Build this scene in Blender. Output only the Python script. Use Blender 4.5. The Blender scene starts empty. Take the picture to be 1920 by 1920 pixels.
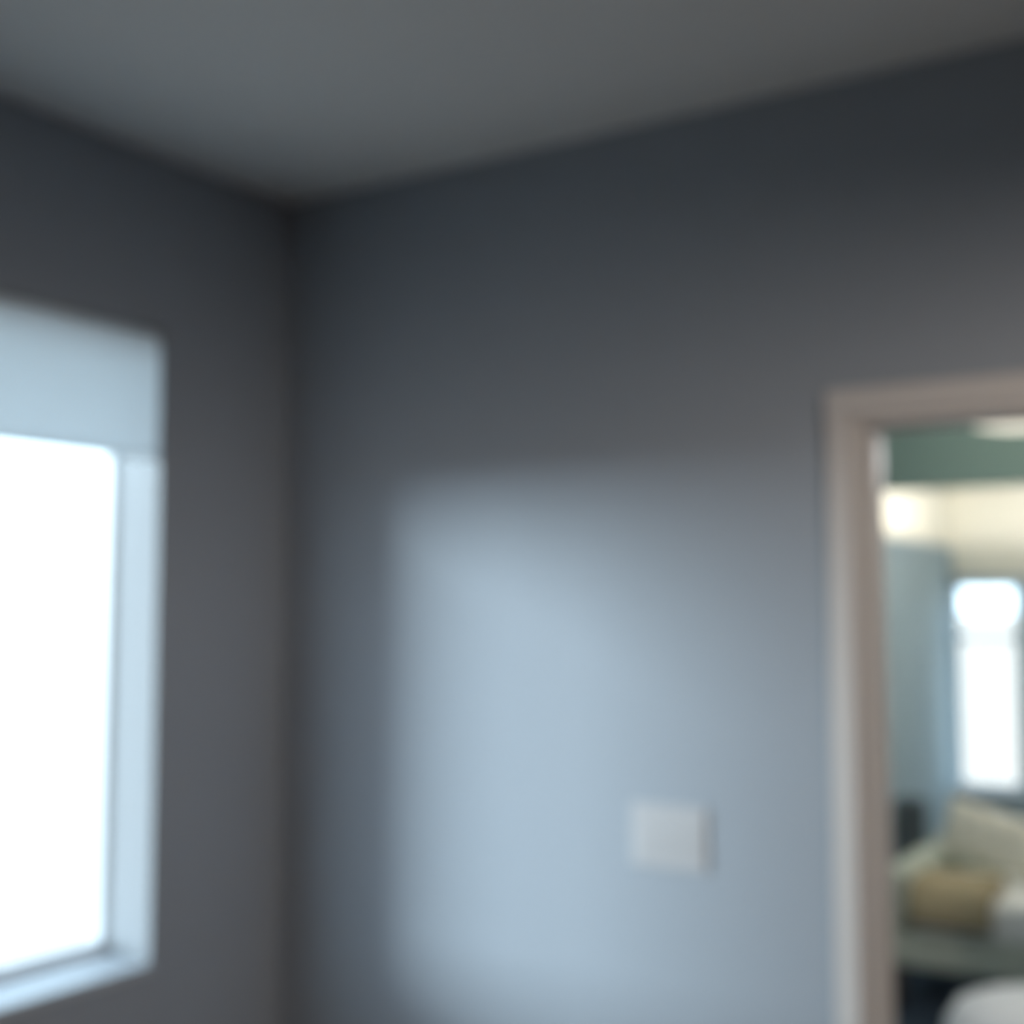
import bpy, bmesh, math
from mathutils import Vector, Matrix, Euler

S = bpy.context.scene
COL = S.collection

# ------------------------------------------------------------------ camera
cam_d = bpy.data.cameras.new('camera')
cam = bpy.data.objects.new('camera', cam_d)
COL.objects.link(cam)
cam_d.sensor_width = 36.0
cam_d.lens = 45.0                      # 2400 px focal length on a 1920 px frame
cam_d.clip_start = 0.02
FW = Vector((-0.54125495, 0.83759043, 0.07406315))
RT = Vector((0.83992549, 0.54270128, 0.00070800))
UP = Vector((0.03960115, -0.06259073, 0.9972533))
m = Matrix((RT, UP, -FW)).transposed().to_4x4()
m.translation = Vector((2.25189, -2.41936, 1.68))
cam.matrix_world = m
cam_d.dof.use_dof = True               # the photograph is out of focus: lens set to near
cam_d.dof.focus_distance = 0.30
cam_d.dof.aperture_fstop = 7.1
S.camera = cam

# ------------------------------------------------------------------ sky, sun, exposure
w = bpy.data.worlds.new('overcast_sky')
S.world = w
w.use_nodes = True
bg = w.node_tree.nodes['Background']
bg.inputs['Color'].default_value = (0.68, 0.86, 1.0, 1)
bg.inputs['Strength'].default_value = 4.6

sun_d = bpy.data.lights.new('hazy_sun', 'SUN')
sun_d.energy = 6.0
sun_d.angle = math.radians(23)
sun_d.color = (0.80, 0.93, 1.0)
sun = bpy.data.objects.new('hazy_sun', sun_d)
COL.objects.link(sun)
sun.rotation_euler = Vector((1.10, 1.0, -0.21)).to_track_quat('-Z', 'Y').to_euler()
sun.location = (-6, -7, 4)

S.view_settings.view_transform = 'Standard'
S.view_settings.look = 'None'
S.view_settings.gamma = 1.0
S.view_settings.use_curve_mapping = False
S.view_settings.exposure = 0.0
S.cycles.use_denoising = True
S.cycles.use_adaptive_sampling = True
S.cycles.adaptive_threshold = 0.04
S.cycles.max_bounces = 7
S.cycles.diffuse_bounces = 6

# ------------------------------------------------------------------ materials
def mat(name, col, rough=0.6, bump=0.0, scale=200.0, var=0.0, vscale=6.0, sheen=0.0, metal=0.0):
    M = bpy.data.materials.new(name)
    M.use_nodes = True
    nt = M.node_tree
    b = nt.nodes['Principled BSDF']
    b.inputs['Base Color'].default_value = (*col, 1)
    b.inputs['Roughness'].default_value = rough
    b.inputs['Metallic'].default_value = metal
    if sheen:
        b.inputs['Sheen Weight'].default_value = sheen
    tc = nt.nodes.new('ShaderNodeTexCoord')
    if bump:
        n = nt.nodes.new('ShaderNodeTexNoise')
        n.inputs['Scale'].default_value = scale
        n.inputs['Detail'].default_value = 3
        bp = nt.nodes.new('ShaderNodeBump')
        bp.inputs['Strength'].default_value = bump
        bp.inputs['Distance'].default_value = 0.002
        nt.links.new(tc.outputs['Object'], n.inputs['Vector'])
        nt.links.new(n.outputs['Fac'], bp.inputs['Height'])
        nt.links.new(bp.outputs['Normal'], b.inputs['Normal'])
    if var:
        n2 = nt.nodes.new('ShaderNodeTexNoise')
        n2.inputs['Scale'].default_value = vscale
        mx = nt.nodes.new('ShaderNodeMix')
        mx.data_type = 'RGBA'
        mx.inputs['A'].default_value = (*[c * (1 - var) for c in col], 1)
        mx.inputs['B'].default_value = (*[min(1, c * (1 + var)) for c in col], 1)
        nt.links.new(tc.outputs['Object'], n2.inputs['Vector'])
        nt.links.new(n2.outputs['Fac'], mx.inputs['Factor'])
        nt.links.new(mx.outputs['Result'], b.inputs['Base Color'])
    return M

def glass_mat():
    M = bpy.data.materials.new('window_glass')
    M.use_nodes = True
    nt = M.node_tree
    nt.nodes.clear()
    o = nt.nodes.new('ShaderNodeOutputMaterial')
    t = nt.nodes.new('ShaderNodeBsdfTransparent')
    t.inputs['Color'].default_value = (0.95, 0.97, 0.97, 1)
    g = nt.nodes.new('ShaderNodeBsdfGlossy')
    g.inputs['Roughness'].default_value = 0.02
    mx = nt.nodes.new('ShaderNodeMixShader')
    mx.inputs['Fac'].default_value = 0.05
    nt.links.new(t.outputs[0], mx.inputs[1])
    nt.links.new(g.outputs[0], mx.inputs[2])
    nt.links.new(mx.outputs[0], o.inputs['Surface'])
    return M

def fabric_translucent(name, col, tcol, fac):
    M = bpy.data.materials.new(name)
    M.use_nodes = True
    nt = M.node_tree
    nt.nodes.clear()
    o = nt.nodes.new('ShaderNodeOutputMaterial')
    d = nt.nodes.new('ShaderNodeBsdfDiffuse')
    d.inputs['Color'].default_value = (*col, 1)
    t = nt.nodes.new('ShaderNodeBsdfTranslucent')
    t.inputs['Color'].default_value = (*tcol, 1)
    wv = nt.nodes.new('ShaderNodeTexNoise')
    wv.inputs['Scale'].default_value = 900
    tc = nt.nodes.new('ShaderNodeTexCoord')
    bp = nt.nodes.new('ShaderNodeBump')
    bp.inputs['Strength'].default_value = 0.1
    bp.inputs['Distance'].default_value = 0.001
    nt.links.new(tc.outputs['Object'], wv.inputs['Vector'])
    nt.links.new(wv.outputs['Fac'], bp.inputs['Height'])
    nt.links.new(bp.outputs['Normal'], d.inputs['Normal'])
    mx = nt.nodes.new('ShaderNodeMixShader')
    mx.inputs['Fac'].default_value = fac
    nt.links.new(d.outputs[0], mx.inputs[1])
    nt.links.new(t.outputs[0], mx.inputs[2])
    nt.links.new(mx.outputs[0], o.inputs['Surface'])
    return M

def opal_mat(name, col, em, base=(0.9, 0.88, 0.82)):
    M = mat(name, base, 0.3)
    b = M.node_tree.nodes['Principled BSDF']
    b.inputs['Emission Color'].default_value = (*col, 1)
    b.inputs['Emission Strength'].default_value = em
    return M

def wood_floor_mat(name, c1, c2):
    M = bpy.data.materials.new(name)
    M.use_nodes = True
    nt = M.node_tree
    b = nt.nodes['Principled BSDF']
    b.inputs['Roughness'].default_value = 0.45
    tc = nt.nodes.new('ShaderNodeTexCoord')
    mp = nt.nodes.new('ShaderNodeMapping')
    mp.inputs['Scale'].default_value = (2.0, 14.0, 1.0)
    n = nt.nodes.new('ShaderNodeTexNoise')
    n.inputs['Scale'].default_value = 2.5
    n.inputs['Detail'].default_value = 6
    cr = nt.nodes.new('ShaderNodeValToRGB')
    cr.color_ramp.elements[0].position = 0.3
    cr.color_ramp.elements[0].color = (*c1, 1)
    cr.color_ramp.elements[1].position = 0.7
    cr.color_ramp.elements[1].color = (*c2, 1)
    nt.links.new(tc.outputs['Object'], mp.inputs['Vector'])
    nt.links.new(mp.outputs['Vector'], n.inputs['Vector'])
    nt.links.new(n.outputs['Fac'], cr.inputs['Fac'])
    nt.links.new(cr.outputs['Color'], b.inputs['Base Color'])
    return M

M_WALL = mat('wall_paint_blue_grey', (0.322, 0.358, 0.41), 0.75, 0.15, 350)
M_CEIL = mat('ceiling_paint_white', (0.80, 0.81, 0.81), 0.85, 0.25, 180)
M_TRIM = mat('trim_paint_white', (0.62, 0.595, 0.59), 0.45, 0.05, 60)
M_VINYL = mat('window_vinyl_white', (0.78, 0.82, 0.86), 0.4, 0.04, 80)
M_SILL = mat('sill_paint', (0.46, 0.50, 0.55), 0.6, 0.08, 200)
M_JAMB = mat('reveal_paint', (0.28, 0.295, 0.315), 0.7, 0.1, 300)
M_FLOOR = wood_floor_mat('floor_wood', (0.075, 0.05, 0.033), (0.125, 0.088, 0.06))
M_GLASS = glass_mat()
M_SHADE = fabric_translucent('shade_fabric', (0.82, 0.85, 0.87), (0.80, 0.86, 0.90), 0.4)
M_PLATE = mat('switch_plastic_white', (0.47, 0.47, 0.49), 0.35, 0.02, 90)
M_SCREW = mat('screw_steel', (0.7, 0.7, 0.7), 0.3, metal=1.0, bump=0.05)
M_HALL = mat('hall_paint_sage', (0.42, 0.60, 0.52), 0.8, 0.12, 300)
M_LIV = mat('living_paint_blue_grey', (0.42, 0.54, 0.61), 0.8, 0.12, 300)
M_CREAM = mat('frieze_paint_cream', (0.86, 0.85, 0.76), 0.75, 0.1, 300)
M_SOFA = mat('sofa_fabric_grey_green', (0.50, 0.54, 0.46), 0.95, 0.4, 600, 0.12, 9)
M_SEAT = mat('seat_fabric_grey', (0.84, 0.85, 0.82), 0.95, 0.4, 600, 0.1, 9)
M_BEIGE = mat('pillow_fabric_beige', (0.82, 0.79, 0.68), 0.95, 0.4, 500, 0.12, 8)
M_OLIVE = mat('blanket_wool_olive', (0.42, 0.35, 0.22), 0.98, 0.6, 400, 0.15, 20)
M_DARK = mat('dark_lacquer', (0.07, 0.085, 0.095), 0.5, 0.05, 60)
M_GRILLE = mat('grille_cloth_black', (0.085, 0.105, 0.115), 0.95, 0.5, 700)
M_LEG = mat('leg_wood_dark', (0.04, 0.03, 0.022), 0.5, 0.1, 90)
M_POUF = mat('pouf_leather_white', (0.86, 0.88, 0.90), 0.55, 0.15, 150)
M_RUG = mat('rug_navy', (0.05, 0.075, 0.11), 0.98, 0.6, 300, 0.2, 30)
M_GROUND = mat('ground_gravel', (0.38, 0.30, 0.25), 0.9, 0.5, 30, 0.04, 2)
M_OPAL = opal_mat('lamp_opal_glass', (1.0, 0.93, 0.76), 1.15, (0.42, 0.41, 0.36))
M_BULB = opal_mat('lamp_bulb_glow', (1.0, 0.82, 0.6), 6.0)
M_BRASS = mat('lamp_metal', (0.5, 0.47, 0.42), 0.35, 0.03, 80, metal=1.0)
M_LSHADE = fabric_translucent('lamp_shade_linen', (0.88, 0.87, 0.83), (0.88, 0.87, 0.83), 0.66)

# ------------------------------------------------------------------ mesh helpers
def box_bm(bm, a, b):
    x0, y0, z0 = a
    x1, y1, z1 = b
    vs = [bm.verts.new(p) for p in ((x0, y0, z0), (x1, y0, z0), (x1, y1, z0), (x0, y1, z0),
                                    (x0, y0, z1), (x1, y0, z1), (x1, y1, z1), (x0, y1, z1))]
    for f in ((0, 3, 2, 1), (4, 5, 6, 7), (0, 1, 5, 4), (1, 2, 6, 5), (2, 3, 7, 6), (3, 0, 4, 7)):
        bm.faces.new([vs[i] for i in f])

def link(name, bm, material, parent=None, smooth=False):
    me = bpy.data.meshes.new(name)
    bm.normal_update()
    bm.to_mesh(me)
    bm.free()
    if smooth:
        for p in me.polygons:
            p.use_smooth = True
    me.materials.append(material)
    o = bpy.data.objects.new(name, me)
    COL.objects.link(o)
    if parent:
        o.parent = parent
        o.matrix_parent_inverse = parent.matrix_basis.inverted()
    return o

def box(name, a, b, material, parent=None, bevel=0.0, seg=2):
    bm = bmesh.new()
    box_bm(bm, [min(p, q) for p, q in zip(a, b)], [max(p, q) for p, q in zip(a, b)])
    if bevel:
        bmesh.ops.bevel(bm, geom=bm.edges[:], offset=bevel, segments=seg, profile=0.5, affect='EDGES')
    return link(name, bm, material, parent, smooth=False)

def boxes(name, lst, material, parent=None):
    bm = bmesh.new()
    for a, b in lst:
        box_bm(bm, a, b)
    return link(name, bm, material, parent)

def lathe(name, prof, centre, material, parent=None, n=40):
    bm = bmesh.new()
    rings = []
    for r, z in prof:
        rings.append([bm.verts.new((centre[0] + r * math.cos(2 * math.pi * k / n),
                                    centre[1] + r * math.sin(2 * math.pi * k / n), centre[2] + z)) for k in range(n)])
    for i in range(len(rings) - 1):
        for k in range(n):
            bm.faces.new((rings[i][k], rings[i][(k + 1) % n], rings[i + 1][(k + 1) % n], rings[i + 1][k]))
    bm.faces.new(list(reversed(rings[0])))
    bm.faces.new(rings[-1])
    return link(name, bm, material, parent, smooth=True)

def cushion(name, size, centre, rot, material, parent=None, pinch=0.28, puff=2.2):
    """soft pillow: thickness falls off towards the seam, corners drawn out"""
    sx, sy, sz = size
    bm = bmesh.new()
    n = 18
    grid = {}
    for side in (1, -1):
        for i in range(n + 1):
            for j in range(n + 1):
                u = -1 + 2 * i / n
                v = -1 + 2 * j / n
                edge = i in (0, n) or j in (0, n)
                if edge and side == -1:
                    grid[(side, i, j)] = grid[(1, i, j)]
                    continue
                t = ((1 - abs(u) ** puff) * (1 - abs(v) ** puff)) ** 0.45
                pu = 1 - pinch * 0.25 * (1 - v * v) * abs(u) ** 3
                pv = 1 - pinch * 0.25 * (1 - u * u) * abs(v) ** 3
                wr = 0.012 * math.sin(7 * u + 3 * v) * math.sin(5 * v - 2 * u)
                grid[(side, i, j)] = bm.verts.new((u * pu * sx / 2, v * pv * sy / 2, side * (t * sz / 2) + (wr * t)))
    for side in (1, -1):
        for i in range(n):
            for j in range(n):
                q = [grid[(side, i, j)], grid[(side, i + 1, j)], grid[(side, i + 1, j + 1)], grid[(side, i, j + 1)]]
                bm.faces.new(q if side == 1 else list(reversed(q)))
    o = link(name, bm, material, parent, smooth=True)
    o.matrix_basis = Matrix.Translation(centre) @ Euler(rot).to_matrix().to_4x4()
    return o

def empty(name, loc):
    o = bpy.data.objects.new(name, None)
    COL.objects.link(o)
    o.location = loc
    o.matrix_basis = Matrix.Translation(loc)
    return o

def tag(o, label, cat, group=None):
    o['label'] = label
    o['category'] = cat
    if group:
        o['group'] = group
    return o

def struct(o, label, cat):
    o['kind'] = 'structure'
    o['label'] = label
    o['category'] = cat
    return o

# ------------------------------------------------------------------ the near room
CH = 2.72            # ceiling height
WT = 0.20            # window wall thickness
DT = 0.12            # door wall thickness
WY0, WY1 = -1.42, -0.41       # window opening along the left wall
WZ0, WZ1 = 0.872, 2.318
DX0, DX1, DZ = 1.476, 2.290, 2.046     # door opening (rough, inside of the casing)
RX, RY = 6.0, -5.6

def wall_left():
    return boxes('wall_left', [((-WT, RY - 0.12, 0), (0, WY0, CH)), ((-WT, WY1, 0), (0, DT, CH)),
                               ((-WT, WY0, 0), (0, WY1, WZ0)), ((-WT, WY0, WZ1), (0, WY1, CH))], M_WALL)
def wall_back():
    return boxes('wall_back', [((0, 0, 0), (DX0, DT, CH)), ((DX1, 0, 0), (RX + 0.12, DT, CH)),
                               ((DX0, 0, DZ), (DX1, DT, CH))], M_WALL)
struct(wall_left(), 'blue-grey window wall on the left of the room corner', 'wall')
struct(wall_back(), 'blue-grey wall with the switch plate and the doorway', 'wall')
struct(box('wall_right', (RX, RY, 0), (RX + 0.12, 0, CH), M_WALL), 'blue-grey side wall beyond the doorway', 'wall')
struct(box('wall_front', (0, RY - 0.12, 0), (RX + 0.12, RY, CH), M_WALL), 'blue-grey wall behind the viewer', 'wall')
struct(box('ceiling', (-WT, RY - 0.12, CH), (RX + 0.12, DT, CH + 0.1), M_CEIL), 'flat white ceiling over the room corner', 'ceiling')
struct(box('floor', (-WT, RY - 0.12, -0.1), (RX + 0.12, DT, 0), M_FLOOR), 'brown wooden floor of the room', 'floor')

# baseboards
struct(box('baseboard_left', (0, RY, 0), (0.014, 0, 0.11), M_TRIM, bevel=0.004), 'white baseboard under the left window', 'baseboard')
struct(boxes('baseboard_back', [((0.014, -0.014, 0), (DX0 - 0.058, 0, 0.11)), ((DX1 + 0.058, -0.014, 0), (RX, 0, 0.11))], M_TRIM),
       'white baseboard along the doorway wall', 'baseboard')

# ------------------------------------------------------------------ near window
win = empty('window_1', (-0.17, (WY0 + WY1) / 2, WZ0))
struct(win, 'bright white-framed window set deep in the left wall', 'window')
FX0, FX1 = -0.190, -0.150
fw_ = 0.020
box('frame_stile', (FX0, WY1 - fw_, WZ0 + 0.02), (FX1, WY1, WZ1), M_VINYL, win, 0.004)
box('frame_stile', (FX0, WY0, WZ0 + 0.02), (FX1, WY0 + fw_, WZ1), M_VINYL, win, 0.004)
box('frame_rail', (FX0, WY0 + fw_, WZ0 + 0.02), (FX1, WY1 - fw_, WZ0 + 0.02 + fw_ * 1.6), M_VINYL, win, 0.004)
box('frame_rail', (FX0, WY0 + fw_, WZ1 - fw_), (FX1, WY1 - fw_, WZ1), M_VINYL, win, 0.004)
box('glass_pane', (-0.172, WY0 + fw_ - 0.005, WZ0 + 0.05), (-0.167, WY1 - fw_ + 0.005, WZ1 - fw_ + 0.005), M_GLASS, win)
# painted returns and sill board of the recess
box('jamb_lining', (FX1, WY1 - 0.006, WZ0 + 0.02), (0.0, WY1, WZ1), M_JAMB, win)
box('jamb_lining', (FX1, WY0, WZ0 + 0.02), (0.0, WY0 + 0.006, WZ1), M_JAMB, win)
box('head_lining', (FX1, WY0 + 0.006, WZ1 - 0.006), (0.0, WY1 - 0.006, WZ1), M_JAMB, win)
box('window_sill', (FX0, WY0, WZ0), (0.006, WY1, WZ0 + 0.02), M_SILL, win, 0.004)

# ------------------------------------------------------------------ roller shade
sh = empty('roller_shade', (-0.03, (WY0 + WY1) / 2, 2.3))
tag(sh, 'white fabric roller shade pulled a little way down the bright left window', 'shade')
g = 0.0075
tube = lathe('roller_tube', [(0.011, 0.0), (0.011, WY1 - WY0 - 2 * g)], (0, 0, 0), M_VINYL, sh, 20)
tube.matrix_parent_inverse = Matrix()
tube.matrix_basis = Matrix.Translation((0.008, (WY1 - WY0) / 2 - g, -0.002)) @ Matrix.Rotation(math.radians(90), 4, 'X')
box('fabric', (-0.0085, WY0 + g, 2.035), (-0.0075, WY1 - g, 2.300), M_SHADE, sh)
box('hem_bar', (-0.015, WY0 + g, 2.012), (-0.002, WY1 - g, 2.036), M_SHADE, sh, 0.004)

# ------------------------------------------------------------------ doorway trim
tr = empty('trim_1', ((DX0 + DX1) / 2, 0, 0))
struct(tr, 'off-white casing and jambs framing the open doorway', 'door frame')
cw = 0.056
def casing_v(x0, x1, y0, y1):
    # stepped profile: thick outer back-band, thinner inner face
    bm = bmesh.new()
    box_bm(bm, (x0, y0, 0), (x1, y1, DZ))
    bmesh.ops.bevel(bm, geom=[e for e in bm.edges if abs(e.verts[0].co.z - e.verts[1].co.z) > 1], offset=0.006, segments=3, affect='EDGES')
    return bm
link('casing_side', casing_v(DX0 - cw, DX0, -0.018, 0), M_TRIM, tr)
link('casing_side', casing_v(DX1, DX1 + cw, -0.018, 0), M_TRIM, tr)
box('casing_head', (DX0 - cw, -0.018, DZ), (DX1 + cw, 0, DZ + cw), M_TRIM, tr, 0.006, 3)
box('jamb', (DX0, -0.004, 0), (DX0 + 0.018, DT + 0.004, DZ - 0.018), M_TRIM, tr, 0.002)
box('jamb', (DX1 - 0.018, -0.004, 0), (DX1, DT + 0.004, DZ - 0.018), M_TRIM, tr, 0.002)
box('jamb_head', (DX0, -0.004, DZ - 0.018), (DX1, DT + 0.004, DZ), M_TRIM, tr, 0.002)
box('door_stop', (DX0 + 0.018, 0.05, 0), (DX0 + 0.026, 0.085, DZ - 0.018), M_TRIM, tr, 0.002)
box('door_stop', (DX1 - 0.029, 0.05, 0), (DX1 - 0.018, 0.085, DZ - 0.018), M_TRIM, tr, 0.002)

# ------------------------------------------------------------------ switch plate
sp = empty('switch_plate', (1.071, 0, 1.21))
tag(sp, 'white rectangular switch plate on the wall left of the doorway', 'switch')
box('plate', (0.989, -0.007, 1.146), (1.160, 0, 1.274), M_PLATE, sp, 0.003, 3)
for k in range(3):
    cx = 1.0745 + (k - 1) * 0.046
    bm = bmesh.new()
    box_bm(bm, (cx - 0.0165, -0.0105, 1.177), (cx + 0.0165, -0.006, 1.243))
    for v in bm.verts:                      # rocker tilted about its middle
        if v.co.y < -0.01 and v.co.z > 1.21:
            v.co.y += 0.0025
    bmesh.ops.bevel(bm, geom=bm.edges[:], offset=0.001, segments=2, affect='EDGES')
    rk = link('rocker', bm, M_PLATE, sp)
    for dz in (-0.048, 0.048):
        s_ = lathe('screw', [(0.0001, -0.0005), (0.003, -0.0005), (0.003, 0.0006), (0.0001, 0.0012)], (0, 0, 0), M_SCREW, sp, 12)
        s_.matrix_parent_inverse = Matrix()
        s_.matrix_basis = Matrix.Translation((cx - 1.071, -0.0072, dz)) @ Matrix.Rotation(math.radians(90), 4, 'X')

# ------------------------------------------------------------------ hall and living room beyond
HY = 1.50            # header face
LX, FY, LRX = 0.30, 5.40, 4.0
struct(box('wall_hall_end', (LX - 0.12, DT, 0), (LX, FY + 0.12, 2.56), M_LIV), 'pale blue-grey side wall seen deep through the doorway', 'wall')
HZ = 2.045
struct(boxes('wall_header', [((LX, HY, HZ), (LRX, HY + 0.12, 2.44)), ((2.9, HY, 0), (LRX, HY + 0.12, HZ))], M_HALL),
       'dark sage header across the opening beyond the doorway', 'wall')
struct(box('ceiling_hall', (LX - 0.12, DT, 2.44), (LRX + 0.12, FY + 0.12, 2.56), M_CEIL), 'ceiling of the hall and living room', 'ceiling')
struct(box('floor_hall', (LX - 0.12, DT, -0.1), (LRX + 0.12, FY + 0.12, 0), M_FLOOR), 'floor of the hall and living room', 'floor')
# far wall with the narrow window opening
W2 = (0.325, 0.672, 0.63, 1.822)
struct(boxes('wall_far', [((LX, FY, 0), (W2[0], FY + 0.12, 2.44)), ((W2[1], FY, 0), (LRX, FY + 0.12, 2.44)),
                          ((W2[0], FY, 0), (W2[1], FY + 0.12, W2[2])), ((W2[0], FY, W2[3]), (W2[1], FY + 0.12, 2.44))], M_LIV),
       'far blue-grey wall around the narrow bright window', 'wall')
struct(box('wall_living_right', (LRX, DT, 0), (LRX + 0.12, FY + 0.12, 2.44), M_LIV), 'living room wall out of view on the right', 'wall')
tr3 = empty('trim_2', (LX, FY, 2.04))
struct(tr3, 'cream band along the top of the far walls above the narrow window', 'trim')
box('frieze_board', (LX, HY + 0.12, 2.04), (LX + 0.02, FY, 2.44), M_CREAM, tr3, 0.002)
box('frieze_board', (LX + 0.02, FY - 0.02, 1.852), (LRX, FY, 2.44), M_CREAM, tr3, 0.002)

def sash_window(name, W, y, label):
    e = empty(name, ((W[0] + W[1]) / 2, y, W[2]))
    struct(e, label, 'window')
    t = 0.026
    y0, y1 = y + 0.04, y + 0.08
    mid = W[3] - 0.27 * (W[3] - W[2])
    box('frame_stile', (W[0], y0, W[2]), (W[0] + t * 0.6, y1, W[3]), M_VINYL, e, 0.003)
    box('frame_stile', (W[1] - t * 0.6, y0, W[2]), (W[1], y1, W[3]), M_VINYL, e, 0.003)
    box('frame_rail', (W[0] + t * 0.6, y0, W[2]), (W[1] - t * 0.6, y1, W[2] + t), M_VINYL, e, 0.003)
    box('frame_rail', (W[0] + t * 0.6, y0, W[3] - t), (W[1] - t * 0.6, y1, W[3]), M_VINYL, e, 0.003)
    box('meeting_rail', (W[0] + t * 0.6, y0 - 0.008, mid - 0.018), (W[1] - t * 0.6, y1, mid + 0.018), M_VINYL, e, 0.003)
    box('glass_pane', (W[0] + t * 0.5, y + 0.058, mid), (W[1] - t * 0.5, y + 0.062, W[3] - t * 0.5), M_GLASS, e)
    box('glass_pane', (W[0] + t * 0.5, y + 0.058, W[2] + t * 0.5), (W[1] - t * 0.5, y + 0.062, mid), M_GLASS, e)
    box('window_sill', (W[0] - 0.02, y - 0.05, W[2] - 0.03), (W[1] + 0.05, y + 0.04, W[2]), M_VINYL, e, 0.004)
    return e
sash_window('window_2', W2, FY, 'narrow glaring sash window seen through the doorway')

# ------------------------------------------------------------------ hall ceiling light
hl = empty('ceiling_light', (1.60, 0.92, 2.44))
tag(hl, 'pale glass ceiling light just under the door head', 'lamp')
lathe('canopy', [(0.001, -0.03), (0.06, -0.03), (0.065, -0.01), (0.065, 0.0)], (1.60, 0.92, 2.44), M_BRASS, hl)
lathe('stem', [(0.010, -0.20), (0.010, -0.03)], (1.60, 0.92, 2.44), M_BRASS, hl, 16)
lathe('glass_bowl', [(0.001, -0.318), (0.06, -0.316), (0.11, -0.306), (0.145, -0.288), (0.162, -0.262), (0.166, -0.24), (0.160, -0.232), (0.001, -0.226)],
      (1.60, 0.92, 2.44), M_OPAL, hl)

hd = bpy.data.lights.new('hall_lamp_light', 'SPOT')
hd.energy = 46
hd.color = (0.97, 0.98, 1.0)
hd.shadow_soft_size = 0.05
hd.spot_size = math.radians(176)
hd.spot_blend = 0.35
ho = bpy.data.objects.new('hall_lamp_light', hd)
COL.objects.link(ho)
ho.location = (1.60, 0.92, 2.115)
ud = bpy.data.lights.new('header_fill_light', 'POINT')  # extra light above the bowl, added to brighten the sage header
ud.energy = 2.0
ud.color = (1.0, 0.97, 0.9)
ud.shadow_soft_size = 0.03
uo = bpy.data.objects.new('header_fill_light', ud)
COL.objects.link(uo)
uo.location = (1.60, 0.98, 2.26)

# ------------------------------------------------------------------ unseen dome pendant, added to throw warm light on the door wall
PX, PY, PZ = 3.0, -1.6, 2.25
dp = empty('dome_fill_pendant', (PX, PY, CH))
tag(dp, 'unseen dome pendant added in the near room to warm the doorway wall', 'lamp')
lathe('canopy', [(0.001, -0.03), (0.055, -0.03), (0.06, -0.01), (0.06, 0.0)], (PX, PY, CH), M_BRASS, dp)
lathe('cord', [(0.004, -0.33), (0.004, -0.03)], (PX, PY, CH), M_BRASS, dp, 10)
bm = bmesh.new()
prof = [(0.20, 0.0), (0.198, 0.03), (0.18, 0.08), (0.14, 0.125), (0.08, 0.155), (0.02, 0.165)]
prof = prof + [(r_ - 0.004 if r_ > 0.03 else r_, z_ - 0.004) for r_, z_ in reversed(prof)]
rings = [[bm.verts.new((PX + r_ * math.cos(2 * math.pi * k / 40), PY + r_ * math.sin(2 * math.pi * k / 40), PZ + z_)) for k in range(40)] for r_, z_ in prof]
for i in range(len(rings) - 1):
    for k in range(40):
        bm.faces.new((rings[i][k], rings[i][(k + 1) % 40], rings[i + 1][(k + 1) % 40], rings[i + 1][k]))
link('lamp_shade', bm, M_BRASS, dp, True)
lathe('bulb', [(0.001, -0.045), (0.03, -0.036), (0.042, -0.005), (0.036, 0.02), (0.018, 0.045), (0.014, 0.06), (0.001, 0.06)], (PX, PY, PZ + 0.095), M_BULB, dp, 20)
pd = bpy.data.lights.new('dome_fill_light', 'POINT')
pd.energy = 84
pd.color = (1.0, 0.885, 0.765)
pd.shadow_soft_size = 0.035
po = bpy.data.objects.new('dome_fill_light', pd)
COL.objects.link(po)
po.location = (PX, PY, PZ)

# ------------------------------------------------------------------ unseen bowl pendant, added in the living room to brighten the cream band
pl = empty('bowl_fill_pendant', (1.4, 3.9, 2.44))
tag(pl, 'unseen linen bowl pendant added in the living room to brighten the cream band', 'lamp')
lathe('canopy', [(0.001, -0.02), (0.05, -0.02), (0.05, 0.0)], (1.4, 3.9, 2.44), M_BRASS, pl)
lathe('cord', [(0.004, -0.24), (0.004, -0.02)], (1.4, 3.9, 2.44), M_BRASS, pl, 10)
bm = bmesh.new()
prof = [(0.012, 1.955), (0.08, 1.965), (0.14, 1.99), (0.18, 2.025), (0.20, 2.065)]
prof = prof + [(r_ - 0.004 if r_ > 0.03 else r_, z_ + 0.004) for r_, z_ in reversed(prof)]
rings = [[bm.verts.new((1.4 + r_ * math.cos(2 * math.pi * k / 40), 3.9 + r_ * math.sin(2 * math.pi * k / 40), z_)) for k in range(40)] for r_, z_ in prof]
for i in range(len(rings) - 1):
    for k in range(40):
        bm.faces.new((rings[i][k], rings[i][(k + 1) % 40], rings[i + 1][(k + 1) % 40], rings[i + 1][k]))
link('lamp_bowl', bm, M_LSHADE, pl, True)
lathe('bulb', [(0.001, -0.045), (0.025, -0.035), (0.033, -0.005), (0.028, 0.025), (0.014, 0.05), (0.001, 0.055)], (1.4, 3.9, 2.15), M_BULB, pl, 20)
ld = bpy.data.lights.new('bowl_fill_light', 'POINT')
ld.energy = 70
ld.color = (1.0, 0.94, 0.85)
ld.shadow_soft_size = 0.015
lo = bpy.data.objects.new('bowl_fill_light', ld)
COL.objects.link(lo)
lo.location = (1.4, 3.9, 2.072)

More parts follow.
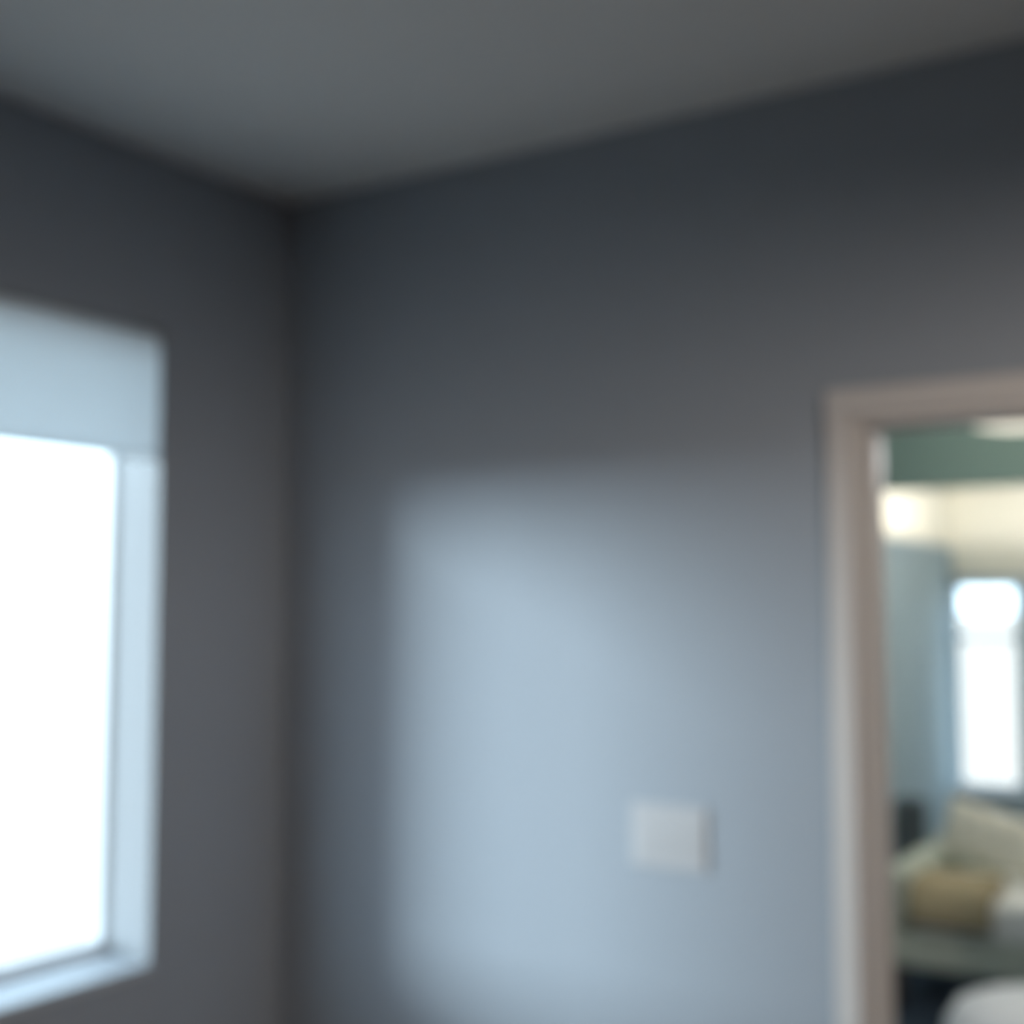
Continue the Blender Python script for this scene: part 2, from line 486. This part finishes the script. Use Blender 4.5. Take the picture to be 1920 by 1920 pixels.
# ------------------------------------------------------------------ sofa and what lies on it
sf = empty('sofa', (1.5, 3.4, 0))
tag(sf, 'low grey-green sofa under the narrow window beyond the doorway', 'sofa')
box('base', (0.58, 3.00, 0.20), (2.55, 3.86, 0.340), M_SOFA, sf, 0.02, 3)
box('backrest', (0.70, 3.665, 0.345), (2.43, 3.86, 0.655), M_SOFA, sf, 0.05, 4)
box('armrest', (0.56, 3.02, 0.345), (0.695, 3.86, 0.585), M_SOFA, sf, 0.04, 4)
box('armrest', (2.43, 3.02, 0.345), (2.57, 3.86, 0.585), M_SOFA, sf, 0.04, 4)
for x0, x1 in ((0.70, 1.56), (1.565, 2.425)):
    box('seat_cushion', (x0, 3.00, 0.342), (x1, 3.66, 0.500), M_SEAT, sf, 0.035, 4)
for x in (0.64, 2.49):
    for y in (3.06, 3.78):
        lathe('leg', [(0.018, 0.0), (0.028, 0.187)], (x, y, 0.013), M_LEG, sf, 16)

bl = empty('folded_blanket', (0.87, 3.2, 0.5))
tag(bl, 'folded olive-brown blanket hanging over the sofa front edge', 'blanket')
def blanket_layer(t0, t1, x0, x1, zf):
    # cross-section follows the seat top then hangs over its front edge
    bm = bmesh.new()
    path = [(3.27, 0.502), (3.17, 0.503), (3.07, 0.503), (3.02, 0.497), (2.995, 0.475), (2.99, 0.44), (2.99, zf)]
    nrm = [(0, 1), (0, 1), (-0.2, 1), (-0.55, 0.85), (-0.9, 0.4), (-1, 0), (-1, 0)]
    nx = 10
    vs = {}
    for i, ((y, z), (ny, nz)) in enumerate(zip(path, nrm)):
        for j in range(nx + 1):
            x = x0 + (x1 - x0) * j / nx
            wv = 0.004 * math.sin(9 * j / nx * 2 + i)
            for s, t in ((0, t0), (1, t1)):
                vs[(i, j, s)] = bm.verts.new((x, y + ny * (t + wv * s), z + nz * (t + wv * s)))
    for i in range(len(path) - 1):
        for j in range(nx):
            bm.faces.new((vs[(i, j, 1)], vs[(i, j + 1, 1)], vs[(i + 1, j + 1, 1)], vs[(i + 1, j, 1)]))
            bm.faces.new((vs[(i + 1, j, 0)], vs[(i + 1, j + 1, 0)], vs[(i, j + 1, 0)], vs[(i, j, 0)]))
    for i in range(len(path) - 1):
        bm.faces.new((vs[(i, 0, 0)], vs[(i, 0, 1)], vs[(i + 1, 0, 1)], vs[(i + 1, 0, 0)]))
        bm.faces.new((vs[(i + 1, nx, 0)], vs[(i + 1, nx, 1)], vs[(i, nx, 1)], vs[(i, nx, 0)]))
    for j in range(nx):
        bm.faces.new((vs[(0, j, 0)], vs[(0, j + 1, 0)], vs[(0, j + 1, 1)], vs[(0, j, 1)]))
        e = len(path) - 1
        bm.faces.new((vs[(e, j, 1)], vs[(e, j + 1, 1)], vs[(e, j + 1, 0)], vs[(e, j, 0)]))
    return bm
link('fold', blanket_layer(0.002, 0.030, 0.705, 1.035, 0.385), M_OLIVE, bl, True)
link('fold', blanket_layer(0.031, 0.062, 0.71, 1.028, 0.40), M_OLIVE, bl, True)

p1 = cushion('throw_pillow', (0.45, 0.25, 0.13), (0.935, 3.50, 0.672), (math.radians(72), math.radians(14), 0), M_BEIGE)
tag(p1, 'beige throw pillow leaning askew on the sofa behind the folded blanket', 'pillow')

# ------------------------------------------------------------------ slim dark speaker behind the sofa arm
sk = empty('floor_speaker', (0.43, 4.02, 0))
tag(sk, 'slim dark upright cabinet in the corner behind the sofa arm', 'speaker')
box('cabinet', (0.355, 3.97, 0.02), (0.485, 4.12, 0.735), M_DARK, sk, 0.006)
box('grille', (0.363, 3.960, 0.06), (0.477, 3.971, 0.73), M_GRILLE, sk, 0.003)
box('plinth', (0.345, 3.955, 0.0), (0.495, 4.135, 0.02), M_DARK, sk, 0.004)

# ------------------------------------------------------------------ white pouf and rug
pf = empty('pouf', (1.38, 2.05, 0.012))
tag(pf, 'round white pouf on the dark rug in front of the sofa', 'pouf')
lathe('body', [(0.22, 0.0), (0.27, 0.03), (0.295, 0.12), (0.30, 0.22), (0.285, 0.32), (0.25, 0.375), (0.18, 0.405), (0.08, 0.418), (0.012, 0.42)],
      (1.38, 2.05, 0.012), M_POUF, pf, 48)
lathe('button', [(0.001, 0.418), (0.016, 0.418), (0.014, 0.426), (0.001, 0.429)], (1.38, 2.05, 0.012), M_POUF, pf, 20)
bm = bmesh.new()
for (R_, r_, z_) in ((0.300, 0.006, 0.215),):
    vs = [[bm.verts.new((1.38 + (R_ + r_ * math.cos(b * math.pi / 4)) * math.cos(a * math.pi / 24),
                         2.05 + (R_ + r_ * math.cos(b * math.pi / 4)) * math.sin(a * math.pi / 24),
                         0.012 + z_ + r_ * math.sin(b * math.pi / 4))) for b in range(8)] for a in range(48)]
    for a in range(48):
        for b in range(8):
            bm.faces.new((vs[a][b], vs[(a + 1) % 48][b], vs[(a + 1) % 48][(b + 1) % 8], vs[a][(b + 1) % 8]))
link('piping', bm, M_POUF, pf, True)
rg = box('rug', (0.42, 1.72, 0.0), (2.7, 3.95, 0.012), M_RUG, None, 0.004)
tag(rg, 'dark navy rug lying under the sofa and the white pouf', 'rug')

# ------------------------------------------------------------------ ground outside
struct(box('ground', (-400, -400, -0.6), (400, 400, -0.35), M_GROUND), 'ground outside the house', 'ground')
